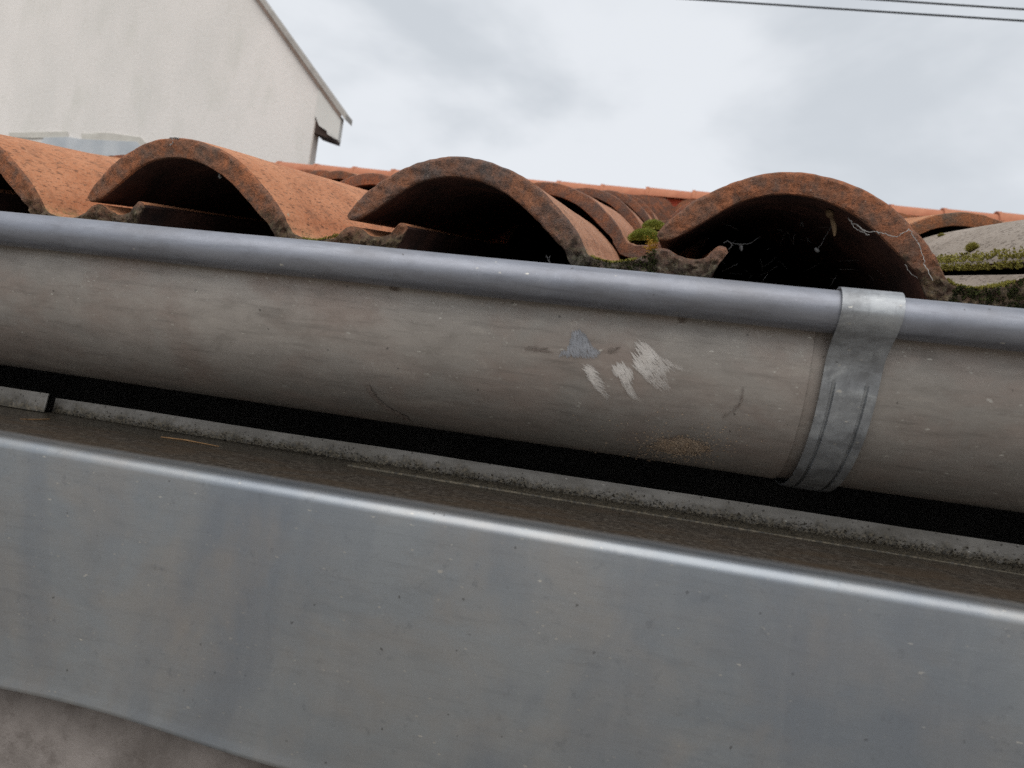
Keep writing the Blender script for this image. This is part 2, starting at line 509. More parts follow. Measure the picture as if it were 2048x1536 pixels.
X0, X1 = -2.4, 1.9
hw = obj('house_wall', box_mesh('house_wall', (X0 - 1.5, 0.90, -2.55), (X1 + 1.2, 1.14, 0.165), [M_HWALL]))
tag(hw, 'masonry house wall behind the gutter, coloured dark for the shade under the tiles', 'wall', kind='thing')
lw = obj('rendered_wall', box_mesh('rendered_wall', (X0, 0.385, -2.55), (X1, 0.898, -0.10), [M_RENDER]))
tag(lw, 'pinkish grey rendered wall below the wavy edge of the zinc sheet', 'wall', kind='thing')

# ------------------------------------------------------------------ roof of S-shaped clay tiles
PITCH = 0.2343
THETA = R(17.5)
GY = 0.36
GZ = GY * math.tan(THETA)
Y0, ZP = 0.5, 0.109
NCOURSE = 17
# matched points (outer x, outer z, inner x, inner z) of the tile's end, from the free lip to the side lock
PAIRS = [(-.0008, .1270, .0015, .1232), (.0015, .1325, .0090, .1245), (.0075, .1400, .0200, .1315), (.0200, .1525, .0320, .1405),
 (.0355, .1630, .0440, .1495), (.0520, .1715, .0570, .1570), (.0690, .1768, .0710, .1612), (.0865, .1785, .0860, .1625),
 (.1030, .1770, .1010, .1608), (.1190, .1728, .1150, .1562), (.1330, .1672, .1275, .1500), (.1465, .1592, .1395, .1412),
 (.1595, .1482, .1500, .1320), (.1710, .1370, .1590, .1240), (.1790, .1275, .1680, .1160), (.1838, .1190, .1740, .1060),
 (.1890, .1125, .1800, .0970), (.1965, .1098, .1900, .0925), (.2060, .1090, .2040, .0910), (.2165, .1112, .2180, .0925),
 (.2260, .1150, .2290, .0950), (.2320, .1203, .2370, .0965), (.2355, .1222, .2410, .0970), (.2430, .1222, .2470, .0975),
 (.2535, .1175, .2550, .0980), (.2620, .1166, .2630, .0980), (.2690, .1190, .2690, .0980), (.2735, .1240, .2725, .1000),
 (.2770, .1277, .2755, .1060), (.2815, .1272, .2790, .1150), (.2838, .1240, .2810, .1190)]
PAIRS = [(a, (b_ - ZP) * 0.952, c_, (d - ZP) * 0.952) for a, b_, c_, d in PAIRS]

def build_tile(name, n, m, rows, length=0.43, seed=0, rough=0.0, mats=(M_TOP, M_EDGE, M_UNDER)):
    P = catmull(PAIRS, n)
    rows = [r * length for r in rows]
    V, Fc, mi = [], [], []
    off = Vector((seed * 3.7, seed * 1.3, seed * 5.1))
    def wob(p, amp, sc):
        return noise.noise_vector(Vector(p) * sc + off) * amp
    ring = 2 * n
    for r, y in enumerate(rows):
        for q in range(ring):
            i = q if q < n else ring - 1 - q
            ox, oz, ix, iz = P[i]
            x, z = (ox, oz) if q < n else (ix, iz)
            if r == 0:                                   # worn arris
                x += (ix - ox) * (0.07 if q < n else -0.05)
                z += (iz - oz) * (0.07 if q < n else -0.05)
            p = Vector((x, y, z))
            if rough:
                crust = max(0.0, min(1.0, (0.016 - z) / 0.012)) * max(0.0, 1 - y / 0.03)
                p += wob(p, 0.0008 * rough, 9) + wob(p, (0.0003 + 0.0012 * crust) * rough, 150)
                if r < 2:
                    c = max(0.0, noise.noise(Vector((x, 0, z)) * 130 + off) - 0.12)
                    p += Vector((ix - ox, 0, iz - oz)) * (c * 0.055 * rough * (1 if q < n else -0.9)) + Vector((0, c * 0.002 * rough, 0))
            V.append(p)
    for r in range(len(rows) - 1):
        for q in range(ring):
            q2 = (q + 1) % ring
            Fc.append((r * ring + q, r * ring + q2, (r + 1) * ring + q2, (r + 1) * ring + q))
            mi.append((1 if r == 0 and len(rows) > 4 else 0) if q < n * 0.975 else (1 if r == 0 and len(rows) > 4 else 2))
    # front end, m strips across the thickness
    grid = []
    for i in range(n):
        a, c = Vector(V[i]), Vector(V[ring - 1 - i])
        line = [i]
        for k in range(1, m):
            p = a.lerp(c, k / m)
            if rough:
                cr = 1 + 2.2 * max(0.0, min(1.0, (0.016 - p.z) / 0.012))
                p.y += -0.0006 * rough + noise.noise(p * 160 + off) * 0.0011 * rough * cr + noise.noise(p * 420 + off) * 0.0007 * rough * cr
            V.append(p)
            line.append(len(V) - 1)
        line.append(ring - 1 - i)
        grid.append(line)
    for i in range(n - 1):
        for k in range(m):
            Fc.append((grid[i][k], grid[i][k + 1], grid[i + 1][k + 1], grid[i + 1][k]))
            mi.append(1)
    last = (len(rows) - 1) * ring
    for i in range(n - 1):
        Fc.append((last + i, last + i + 1, last + ring - 2 - i, last + ring - 1 - i))
        mi.append(1)
    me = mesh(name, V, Fc, mats, 35, mi)
    return fix_normals(me)

ROWS_HI = [0, 0.004, 0.02] + [k / 12 for k in range(1, 13)]
ROWS_MD = [0, 0.006, 0.25, 0.5, 0.75, 1]
ROWS_LO = [0, 1]

roof = empty('tile_roofing', (0, Y0, 0))
tag(roof, 'low pitched roof of weathered orange S-shaped clay tiles above the gutter', 'roof', kind='thing')

hi_mesh = {}
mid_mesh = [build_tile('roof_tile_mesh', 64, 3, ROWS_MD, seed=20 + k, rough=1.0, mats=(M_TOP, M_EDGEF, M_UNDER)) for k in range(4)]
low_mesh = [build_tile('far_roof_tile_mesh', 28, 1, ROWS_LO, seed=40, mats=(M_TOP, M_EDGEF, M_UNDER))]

# lip positions of the eave tiles; each was laid by hand, so none sits quite alike
LIP0 = -0.247
SHIFT = {0: (0.003, 0.0, -0.0050), 1: (0.000, 0.0, -0.0045), 2: (0.0, 0.0, 0.0), 3: (0.0010, 0.0, 0.0045), 4: (0.004, 0.002, 0.0085)}
RISE = {0: 1.07, 1: 1.07}
TINT = {0: (1.02, 0.98, 0.94), 1: (1.02, 0.97, 0.93), 2: (0.84, 0.92, 1.02), 3: (0.92, 0.90, 0.90), 4: (1, 1, 1)}

def tile_matrix(cix, n):
    rnd = random.Random(cix * 131 + n * 17)
    x = LIP0 + (cix - 2) * PITCH
    if n == 0:
        sx, sy, sz = SHIFT.get(cix, (0, 0, 0))
        ang = R(11.4)
        p = Vector((x + sx, Y0 + sy, ZP + sz))
        yaw = R(rnd.uniform(-0.3, 0.3))
    else:
        ang = R(14.0 + rnd.uniform(-0.3, 0.3))
        p = Vector((x + rnd.uniform(-.003, .003), Y0 + n * GY + rnd.uniform(-.006, .006), ZP - 0.012 + n * GZ + rnd.uniform(-.001, .0015)))
        yaw = R(rnd.uniform(-0.5, 0.5))
    return Matrix.Translation(p) @ Matrix.Rotation(yaw, 4, 'Z') @ Matrix.Rotation(ang, 4, 'X') @ Matrix.Diagonal((1, 1, RISE.get(cix, 1) if n == 0 else 1, 1))

# tiles built one by one: all the photograph shows and their neighbours; the hidden rest is one mesh
SINGLE = {(c_, n_) for n_ in range(3) for c_ in range(-3, 8)} | {(c_, n_) for n_ in range(NCOURSE) for c_ in range(1, 5)}
SINGLE |= {(-1, 3), (5, 4), (-2, 4), (5, 3), (6, 4), (7, 8), (-2, 5), (6, 6), (8, 10), (-5, 4), (10, 14), (-1, 4), (-3, 5), (11, 15), (-4, 8), (-6, 11), (-3, 7)}
SINGLE |= {(c_, 16) for c_ in range(-8, 13)} | {(c_, 15) for c_ in range(-8, 13)}
rest = []
for n in range(NCOURSE):
    c0, c1 = (-3, 6) if n == 0 else (-17, 18)
    if n == 0: c0, c1 = -6, 8
    for cix in range(c0, c1):
        if n and (cix < -6 - n or cix > 8 + n): continue
        M = tile_matrix(cix, n)
        if SINGLE is not None and (cix, n) not in SINGLE:
            rest.append(M)
            continue
        if n == 0 and 0 <= cix <= 4:
            me = build_tile('eave_roof_tile_mesh', 220, 9, ROWS_HI, seed=cix + 1, rough=1.0)
        elif n < 5:
            me = mid_mesh[(cix * 7 + n * 3) % 4]
        else:
            me = low_mesh[0]
        o = bpy.data.objects.new('roof_tile', me)
        COL.objects.link(o)
        o.parent = roof
        o.matrix_parent_inverse = Matrix.Translation((0, -Y0, 0))
        o.matrix_basis = M
        rr = random.Random(cix * 31 + n * 7)
        k = rr.uniform(0.86, 1.04)
        t = TINT.get(cix, (1, 1, 1)) if n == 0 else (k, k * rr.uniform(0.94, 1.02), k * rr.uniform(0.92, 1.04))
        if n and cix == 2: t = (0.86 * k, 0.92 * k, 1.02 * k)
        o.color = (*t, 1)
        if n == 0 and cix in (3, 4):
            o.material_slots[0].link = 'OBJECT'
            o.material_slots[0].material = M_GREY
            if cix == 4: tag(o, 'grey weathered tile with moss along its free edge')
        elif n == 0:
            pass

V, Fc, mi = [], [], []
lv = [v.co.copy() for v in low_mesh[0].vertices]
lf = [(tuple(p.vertices), p.material_index) for p in low_mesh[0].polygons]
for M in rest:
    k = len(V)
    V += [M @ v for v in lv]
    for f, m_ in lf:
        Fc.append(tuple(k + i for i in f)); mi.append(m_)
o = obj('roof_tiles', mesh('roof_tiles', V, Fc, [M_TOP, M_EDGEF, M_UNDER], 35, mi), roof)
o['kind'] = 'stuff'
ridge_y = Y0 + NCOURSE * GY + 0.10
ridge_z = ZP + 0.010 + NCOURSE * GZ
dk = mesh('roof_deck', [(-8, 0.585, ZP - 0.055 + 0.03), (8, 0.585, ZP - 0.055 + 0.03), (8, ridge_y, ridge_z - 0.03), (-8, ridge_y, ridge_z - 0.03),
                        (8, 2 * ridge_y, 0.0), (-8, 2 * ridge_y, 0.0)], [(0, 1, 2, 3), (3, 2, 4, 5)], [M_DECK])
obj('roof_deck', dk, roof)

# ridge tiles: short half pipes, the left end wider and lapping over its neighbour
def ridge_mesh():
    V, Fc = [], []
    L_, sides = 0.47, 14
    st = [(0.0, 0.118), (0.03, 0.118), (0.032, 0.112), (L_, 0.099)]
    for x, r in st:
        for q in range(sides + 1):
            w = math.pi * q / sides
            V.append((x, -math.cos(w) * r, math.sin(w) * r * 0.95))
    for x, r in reversed(st):
        for q in range(sides + 1):
            w = math.pi * q / sides
            V.append((x, -math.cos(w) * (r - 0.014), math.sin(w) * (r - 0.014) * 0.95))
    n_, k_ = sides + 1, 8
    for a in range(k_):
        a2 = (a + 1) % k_
        for q in range(sides):
            Fc.append((a * n_ + q, a2 * n_ + q, a2 * n_ + q + 1, a * n_ + q + 1))
    return fix_normals(mesh('ridge_tile_mesh', V, Fc, [M_RIDGE], 40))
rm = ridge_mesh()
for k in range(-13, 11):
    o = bpy.data.objects.new('ridge_tile', rm)
    COL.objects.link(o)
    o.parent = roof
    o.matrix_parent_inverse = Matrix.Translation((0, -Y0, 0))
    o.location = (k * 0.43 + 0.1, ridge_y, ridge_z + 0.055 + random.uniform(-.004, .004))
    o.rotation_euler = (0, R(random.uniform(0.0, 0.8)), R(random.uniform(-.4, .4)))
obj('ridge_closure', box_mesh('ridge_closure', (-6, ridge_y - 0.045, ridge_z - 0.02), (5, ridge_y - 0.025, ridge_z + 0.055), [M_MORTAR]), roof)

# ------------------------------------------------------------------ the gutter
GC_Y, GC_Z, GR = 0.487, 0.055, 0.080
BY, BZ, BR = 0.396, 0.071, 0.0115
JOINT = 0.081
gut = empty('roof_gutter', (0, GC_Y, GC_Z - GR))
tag(gut, 'half round brownish zinc gutter with rolled front bead under the tiles', 'gutter')

def trough_profile(r, thick=0.0008):
    out_ = [(GC_Y - r, BZ - 0.004)]
    for k in range(49):
        w = math.pi + math.pi * k / 48
        out_.append((GC_Y + math.cos(w) * r, GC_Z + math.sin(w) * r))
    out_.append((GC_Y + r, 0.078))
    r2 = r - thick
    in_ = [(GC_Y - r2, BZ - 0.004)]
    for k in range(49):
        w = math.pi + math.pi * k / 48
        in_.append((GC_Y + math.cos(w) * r2, GC_Z + math.sin(w) * r2))
    in_.append((GC_Y + r2, 0.078))
    return out_ + in_[::-1]

def dent(x, i, y, z):
    p = Vector((x * 6, y * 9, z * 9))
    d = noise.noise(p) * 0.0011
    return (x, y + (y - GC_Y) / GR * d, z + (z - GC_Z) / GR * d)
xs_left = [X0 + k * (JOINT - X0) / 120 for k in range(121)]
xs_right = [0.070 + k * (X1 - 0.070) / 90 for k in range(91)]
tl = obj('trough', extrude_x('trough', trough_profile(GR + 0.0013), xs_left, [M_GUT], closed=True, smooth=50, fn=dent), gut)
tr = obj('trough', extrude_x('trough', trough_profile(GR), xs_right, [M_GUT], closed=True, smooth=50, fn=dent), gut)
bead_prof = [(BY + math.cos(2 * math.pi * k / 28) * BR, BZ + math.sin(2 * math.pi * k / 28) * BR) for k in range(28)]
def bead_dent(x, i, y, z):
    return (x, y + noise.noise(Vector((x * 7, 1, 0))) * 0.0007 + noise.noise(Vector((x * 40, i * .2, 3))) * 0.00012, z + noise.noise(Vector((x * 6, 9, 0))) * 0.0006)
obj('bead', extrude_x('bead', bead_prof, [X0 + (0.095 - X0) * k / 240 for k in range(241)], [M_BEAD], closed=True, smooth=60, fn=bead_dent), gut)
bead_prof2 = [(BY + math.cos(2 * math.pi * k / 28) * (BR - .0006), BZ + math.sin(2 * math.pi * k / 28) * (BR - .0006)) for k in range(28)]
obj('bead', extrude_x('bead', bead_prof2, [0.0951 + (X1 - 0.0951) * k / 160 for k in range(161)], [M_BEAD], closed=True, smooth=60, fn=bead_dent), gut)

def on_gutter(u, v, lift=0.0006):
    """where the line of sight meets the outside of the trough"""
    r = ray(u, v)
    rad = GR + 0.0013 + lift
    a = r.y ** 2 + r.z ** 2
    h = r.y * GC_Y + r.z * GC_Z
    cc = GC_Y ** 2 + GC_Z ** 2 - rad ** 2
    disc = h * h - a * cc
    if disc < 0: return None
    return r * ((h - math.sqrt(disc)) / a)

def sliver(V, Fc, u, v, du, dv, w, lift=0.0006):
    """one brush mark: a thin pointed patch lying on the metal"""
    L_ = math.hypot(du, dv)
    nx, ny_ = -dv / L_ * w, du / L_ * w
    pts = [(u, v), (u + du * .4 + nx, v + dv * .4 + ny_), (u + du, v + dv), (u + du * .4 - nx, v + dv * .4 - ny_)]
    q = [on_gutter(a, b_, lift) for a, b_ in pts]
    if any(p is None for p in q): return
    k = len(V)
    V += q
    Fc.append((k, k + 1, k + 2, k + 3))

def smear(name, spine, width, direction, count, mat, wmin=1.2, wmax=3.2, parent=None, lift=0.0006, lmin=18, lmax=46):
    V, Fc = [], []
    P = catmull(spine, 40)
    for k in range(count):
        t = random.random()
        i = min(int(t * 39), 38)
        p = P[i]
        w = width * (math.sin(math.pi * min(1, 0.12 + t * 0.88)) ** 0.7)
        off = random.uniform(-1, 1) * w
        s = random.uniform(lmin, lmax)
        a = direction + random.uniform(-0.22, 0.22)
        sliver(V, Fc, p[0] + off, p[1] + random.uniform(-3, 3), math.cos(a) * s, math.sin(a) * s, random.uniform(wmin, wmax), lift + random.uniform(0, 0.0003))
    return obj(name, mesh(name, V, Fc, [mat]), parent or tl)

def inside(poly, x, y):
    c = False
    for i in range(len(poly)):
        (x1, y1), (x2, y2) = poly[i], poly[i - 1]
        if (y1 > y) != (y2 > y) and x < (x2 - x1) * (y - y1) / (y2 - y1) + x1:
            c = not c
    return c
def brushed(name, poly, direction, mat, barb=9.0, fade=0.3, step=1.1, lift=0.0005, seed=0):
    """dry-brushed patch: small cells on the curved metal, ragged along the stroke and thinning out towards its end"""
    V, Fc, CV = [], [], []
    ca, sa = math.cos(direction), math.sin(direction)
    us, vs = [p[0] for p in poly], [p[1] for p in poly]
    al = [p[0] * ca + p[1] * sa for p in poly]
    a0, a1 = min(al), max(al)
    u = min(us) - 2 * barb
    while u < max(us) + 2 * barb:
        v = min(vs) - 2 * barb
        while v < max(vs) + 2 * barb:
            a, c = u * ca + v * sa, -u * sa + v * ca
            sh = noise.noise(Vector((c * .33, a * .02, seed))) * barb * 1.6 + noise.noise(Vector((c * .09, 7, seed))) * barb * .6
            t = (a - a0) / (a1 - a0)
            grain = noise.noise(Vector((c * .55, a * .06, seed + 3)))
            if inside(poly, u - sh * ca, v - sh * sa):
                cov = 1.05 - fade * max(0, t - .35) * 1.5 - max(0, grain - .15) * 1.6 - max(0, noise.noise(Vector((u * .3, v * .3, seed + 8)))) * .3
                cov *= sum(inside(poly, u - sh * ca + dx, v - sh * sa + dy) for dx, dy in ((3, 0), (-3, 0), (0, 3), (0, -3), (6, 2), (-2, 6), (-5, -3), (3, -5))) / 8
                if cov > 0.05:
                    q = [on_gutter(u + dx * step * .5, v + dy * step * .5, lift) for dx, dy in ((-1, -1), (1, -1), (1, 1), (-1, 1))]
                    k = len(V)
                    V += q
                    Fc.append((k, k + 1, k + 2, k + 3))
                    CV.append(min(1, cov))
            v += step
        u += step
    me = mesh(name, V, Fc, [mat])
    at_ = me.attributes.new('cover', 'FLOAT', 'FACE')
    at_.data.foreach_set('value', CV)
    return obj(name, me, tl)
brushed('chalk_smear', [(1164, 728), (1178, 728), (1192, 738), (1204, 757), (1211, 775), (1219, 803), (1205, 792), (1192, 780), (1180, 762), (1168, 745)], 0.55, M_CHALK, 7, .5, seed=1)
brushed('chalk_smear', [(1222, 735), (1234, 727), (1248, 726), (1264, 738), (1267, 752), (1266, 775), (1276, 795), (1292, 808), (1262, 795), (1248, 778), (1240, 758), (1228, 752)], 1.05, M_CHALK, 9, .6, seed=2)
brushed('chalk_smear', [(1270, 680), (1290, 686), (1308, 697), (1322, 715), (1348, 724), (1372, 740), (1342, 742), (1330, 752), (1342, 780), (1312, 778), (1298, 768), (1285, 752), (1266, 735), (1264, 715), (1276, 700)], 0.85, M_CHALK, 12, .75, seed=3)
brushed('bare_patch', [(1110, 712), (1136, 694), (1144, 662), (1158, 658), (1174, 672), (1186, 694), (1202, 704), (1196, 716), (1166, 716), (1130, 712)], 1.3, M_SOLDER, 5, 0.25, seed=9)
smear('solder_mark', [(1040, 694), (1066, 697), (1092, 699)], 4, 0.05, 22, M_STAIN, 0.5, 1.2, lmin=8, lmax=22)
smear('solder_mark', [(1214, 704), (1222, 700), (1232, 697)], 4, -0.3, 18, M_STAIN, 0.6, 1.6, lmin=6, lmax=16)
smear('scratch', [(1488, 776), (1484, 800), (1470, 818), (1444, 832)], 1, 2.2, 60, M_STAIN, 0.3, 0.9, lmin=4, lmax=12)
smear('stain', [(730, 768), (744, 790), (770, 812), (812, 834)], 3, 0.75, 110, M_STAIN, 0.6, 1.8, lmin=8, lmax=22)
brushed('stain', [(780, 566), (800, 570), (798, 584), (778, 580)], 0.1, M_STAINF, 4, .2, seed=11)
brushed('stain', [(1356, 632), (1370, 634), (1372, 647), (1356, 646)], 0.1, M_STAINF, 3, .2, seed=12)
brushed('tan_stain', [(1290, 893), (1320, 878), (1360, 872), (1400, 882), (1420, 898), (1392, 912), (1340, 908)], 0.15, M_TANF, 10, .2, seed=14, step=1.6)
V, Fc = [], []
for k in range(620):
    u, v = random.gauss(1356, 40), random.gauss(897, 13)
    if random.random() < .25: u, v = random.gauss(1340, 90), random.gauss(880, 28)
    if v > 868 + (u - 900) * 0.150 + 42: continue
    sliver(V, Fc, u, v, random.uniform(1.5, 6), random.uniform(-1.5, 1.5), random.uniform(0.4, 1.4), 0.0006 + random.uniform(0, .0003))
obj('tan_splash', mesh('tan_splash', V, Fc, [M_TAN]), tl)['kind'] = 'stuff'

# ------------------------------------------------------------------ bracket strap over the joint
brk = empty('gutter_bracket', (0.102, GC_Y, GC_Z - GR))
tag(brk, 'ribbed zinc bracket strap hooked over the bead across the gutter joint', 'bracket')
def strap(name, path, x_of, wid_of, prof, mat, thick):
    """path of (y, z); prof gives the height of the cross section at s in -1..1"""
    S = [-1, -.97, -.66, -.62, -.58, -.54, -.50, -.25, 0, .25, .50, .54, .58, .62, .66, .97, 1]
    n = len(path)
    top, bot = [], []
    for k, (y, z) in enumerate(path):
        a, d = path[max(k - 1, 0)], path[min(k + 1, n - 1)]
        t = Vector((d[0] - a[0], d[1] - a[1])).normalized()
        nrm = Vector((-t.y, t.x)) * -1
        f = k / (n - 1)
        for s in S:
            h = prof(s, f)
            x = x_of(f) + s * wid_of(f)
            top.append((x, y + nrm.x * h, z + nrm.y * h))
            bot.append((x, y - nrm.x * thick * .2, z - nrm.y * thick * .2))
    m = len(S)
    V = top + bot
    o_ = len(top)
    Fc = []
    for k in range(n - 1):
        for i in range(m - 1):
            Fc.append((k * m + i, k * m + i + 1, (k + 1) * m + i + 1, (k + 1) * m + i))
            Fc.append((o_ + k * m + i, o_ + (k + 1) * m + i, o_ + (k + 1) * m + i + 1, o_ + k * m + i + 1))
        for i in (0, m - 1):
            Fc.append((k * m + i, (k + 1) * m + i, o_ + (k + 1) * m + i, o_ + k * m + i))
    for k in (0, n - 1):
        for i in range(m - 1):
            Fc.append((k * m + i, k * m + i + 1, o_ + k * m + i + 1, o_ + k * m + i))
    return fix_normals(mesh(name, V, Fc, [mat], 30))
# lower strap: from below the bead round the trough
SR = GR + 0.0036
HR = BR + 0.0012
path = []
for k in range(26):                                      # round the bead
    w = R(60) + R(150) * k / 25
    path.append((BY + math.cos(w) * HR, BZ + math.sin(w) * HR))
e0 = path[-1]
e1 = (GC_Y + math.cos(R(184)) * SR, GC_Z + math.sin(R(184)) * SR)
for k in range(1, 9):                                    # down to the trough
    path.append((e0[0] + (e1[0] - e0[0]) * k / 9, e0[1] + (e1[1] - e0[1]) * k / 9))
for k in range(60):                                      # and under it
    w = R(184) + R(120) * k / 59
    path.append((GC_Y + math.cos(w) * SR, GC_Z + math.sin(w) * SR))
for _ in range(10):
    q = list(path)
    for k in range(22, 46):
        path[k] = tuple(0.25 * q[k - 1][j] + 0.5 * q[k][j] + 0.25 * q[k + 1][j] for j in (0, 1))
def rib(s, f):
    a = abs(s)
    e = min(1, max(0, (f - 0.415) / 0.02))
    if a > .66: return 0.0006 + (0.0004 if a > .96 else 0) * e
    if .52 < a <= .62: return 0.0006 - 0.0007 * e
    return 0.0006 + 0.0009 * e
obj('strap', strap('strap', path, lambda f: 0.1032 - 0.0032 * f, lambda f: 0.0153 - 0.0020 * f, rib, M_BRK, 0.0012), brk)

# ------------------------------------------------------------------ zinc coping below the gutter
cop = empty('wall_coping', (0, 0.37, -0.21))
tag(cop, 'grey zinc coping sheet with rounded front edge capping the rendered wall', 'coping')
LEDGE_Y, LSL = 0.368, 0.048           # where the ledge meets the bend, and its rise to the back
LZ = -0.0580 - LSL * (0.483 - LEDGE_Y)
def ledge_z(y): return LZ + LSL * (y - LEDGE_Y)
prof = []
for k in range(14):                                     # ledge, rising to the back
    y = 0.483 - (0.483 - LEDGE_Y) * k / 13
    prof.append((y, ledge_z(y)))
BRD = 0.0062
ta = math.atan(LSL)
cy_, cz_ = LEDGE_Y + math.sin(ta) * BRD, LZ - math.cos(ta) * BRD
for k in range(1, 14):                                  # rounded bend
    w = R(90) + ta + (R(90) - ta) * k / 13
    prof.append((cy_ + math.cos(w) * BRD, cz_ + math.sin(w) * BRD))
zb = -0.2035
yf, zf = prof[-1]
for k in range(1, 27):
    z = zf + (zb - zf) * k / 26
    prof.append((yf - 0.0008 * math.sin(k / 26 * math.pi), z))
# turned hem
prof += [(yf - .0001, zb - 0.003), (yf - .0006, zb - 0.0062), (yf - .0007, zb - 0.0078), (yf + .0001, zb - 0.0086), (yf + .0016, zb - 0.0070)]
NP = len(prof)
def wave(x, i, y, z):
    f = max(0.0, min(1.0, (LZ - z) / (LZ - zb)))
    w = 0.0011 * math.sin(x * 3.1 + 0.5) + 0.0006 * math.sin(x * 8.3) + noise.noise(Vector((x * 4, z * 6, 0))) * 0.0036 * f + noise.noise(Vector((x * 11, z * 9, 5))) * 0.0007 * f
    dz = f * f * (0.0042 * math.cos((x + 0.29) * 20) * math.exp(-((x + .3) / .22) ** 2) + 0.0012 * math.sin(x * 11))
    dy = w - f ** 3 * 0.0030 * math.cos((x + 0.27) * 17)
    return (x, y + dy * 0.8, z + dz + 0.0004 * math.sin(x * 5.0))
xs = [X0 + k * (X1 - X0) / 260 for k in range(261)]
sh = extrude_x('coping_sheet', prof, xs, [M_COP], smooth=60, fn=wave)
so_ = obj('coping_sheet', sh, cop)
sm = so_.modifiers.new('gauge', 'SOLIDIFY')
sm.thickness = 0.0007
sm.offset = -1

def ups(name, u0, u1, h0, h1, x0=None, x1=None, y=0.4805, zbase=-0.0590, lean=0.002):
    n = 60
    x0 = at(u0, 820, y).x if x0 is None else x0
    x1 = at(u1, 1100, y).x if x1 is None else x1
    V, Fc = [], []
    for k in range(n + 1):
        t = k / n
        x = x0 + (x1 - x0) * t
        top = h0 + (h1 - h0) * t + noise.noise(Vector((x * 9, 3, 0))) * 0.0006
        for yy, zz_ in ((y, zbase), (y + lean, zbase + top), (y + lean + .0010, zbase + top), (y + .0010, zbase)):
            V.append((x, yy, zz_))
    for k in range(n):
        for i in range(4):
            j = (i + 1) % 4
            Fc.append((k * 4 + i, (k + 1) * 4 + i, (k + 1) * 4 + j, k * 4 + j))
    Fc += [(0, 1, 2, 3), (n * 4 + 3, n * 4 + 2, n * 4 + 1, n * 4)]
    return obj(name, fix_normals(mesh(name, V, Fc, [M_UPS], 30)), cop)
ups('upstand', 104, 0, 0.0130, 0.0200, x1=X1)
ups('upstand', 0, 92, 0.0160, 0.0150, x0=X0, x1=at(91, 800, 0.470).x, y=0.470, zbase=-0.0575)
# thin lapped edge lying on the ledge
pr = [(0.4550, ledge_z(.455) + .0004), (0.4552, ledge_z(.455) + .0016), (0.4795, ledge_z(.4795) + .0012), (0.4795, ledge_z(.4795) + .0003)]
def lap(x, i, y, z):
    j = noise.noise(Vector((x * 16, 8, 0))) * 0.0007
    return (x, y + (j if i < 2 else 0), z)
obj('lapped_strip', extrude_x('lapped_strip', pr, [-0.20 + k * (X1 + 0.20) / 160 for k in range(161)], [M_UPS], closed=True, smooth=30, fn=lap), cop)

# crumbs of soil and moss along the upstand
V, Fc = [], []
for k in range(15000):
    x = random.uniform(-0.47, 0.30)
    dens = 0.35 + 0.65 * min(1, max(0, (x + 0.45) / 0.5)) + 0.4 * noise.noise(Vector((x * 14, 0, 0)))
    if random.random() > dens: continue
    if random.random() < 0.60:
        h = abs(random.gauss(0, 0.0030 + 0.0022 * max(0, noise.noise(Vector((x * 22, 4, 0))))))
        p = Vector((x, 0.4800 + h * .1, -0.0585 + h))
    else:
        y = 0.4790 - abs(random.gauss(0, 0.019)) * min(1, max(.25, (x + .4) / .4))
        if y < 0.42: continue
        p = Vector((x, y, ledge_z(y) + 0.0005 + (0.0014 if y > .455 and x > -.2 else 0)))
    s = random.uniform(0.0002, 0.0007) * (1.9 if random.random() < .08 else 1)
    q = [p + Vector((random.uniform(-1, 1), random.uniform(-1, 1), random.uniform(-.6, 1))).normalized() * s for _ in range(4)]
    b_ = len(V)
    V += q
    Fc += [(b_, b_ + 1, b_ + 2), (b_, b_ + 2, b_ + 3), (b_, b_ + 3, b_ + 1), (b_ + 1, b_ + 3, b_ + 2)]
tag(obj('soil_crumbs', mesh('soil_crumbs', V, Fc, [M_CRUMB])), 'dark crumbs of soil and moss along the back of the zinc ledge', 'debris', kind='stuff')

def needle(pts, r, label):
    V, Fc = [], []
    tube(V, Fc, pts, r, 6)
    tag(obj('dry_needle', mesh('dry_needle', V, Fc, [M_STRAW], 60)), label, 'needle', 'dry needles on the ledge')
def on_ledge(u, v):
    # just above the ledge sheet
    r = ray(u, v)
    t = (LZ + 0.0010 - LSL * LEDGE_Y) / (r.z - LSL * r.y)
    return r * t
needle([on_ledge(322, 874), on_ledge(370, 880), on_ledge(438, 893)], [.0004, .0006, .0003], 'long orange dry needle lying on the dirty ledge')
needle([on_ledge(40, 838), on_ledge(70, 839), on_ledge(100, 838)], [.0003, .0005, .0003], 'short dry needle beside the small upstand piece')

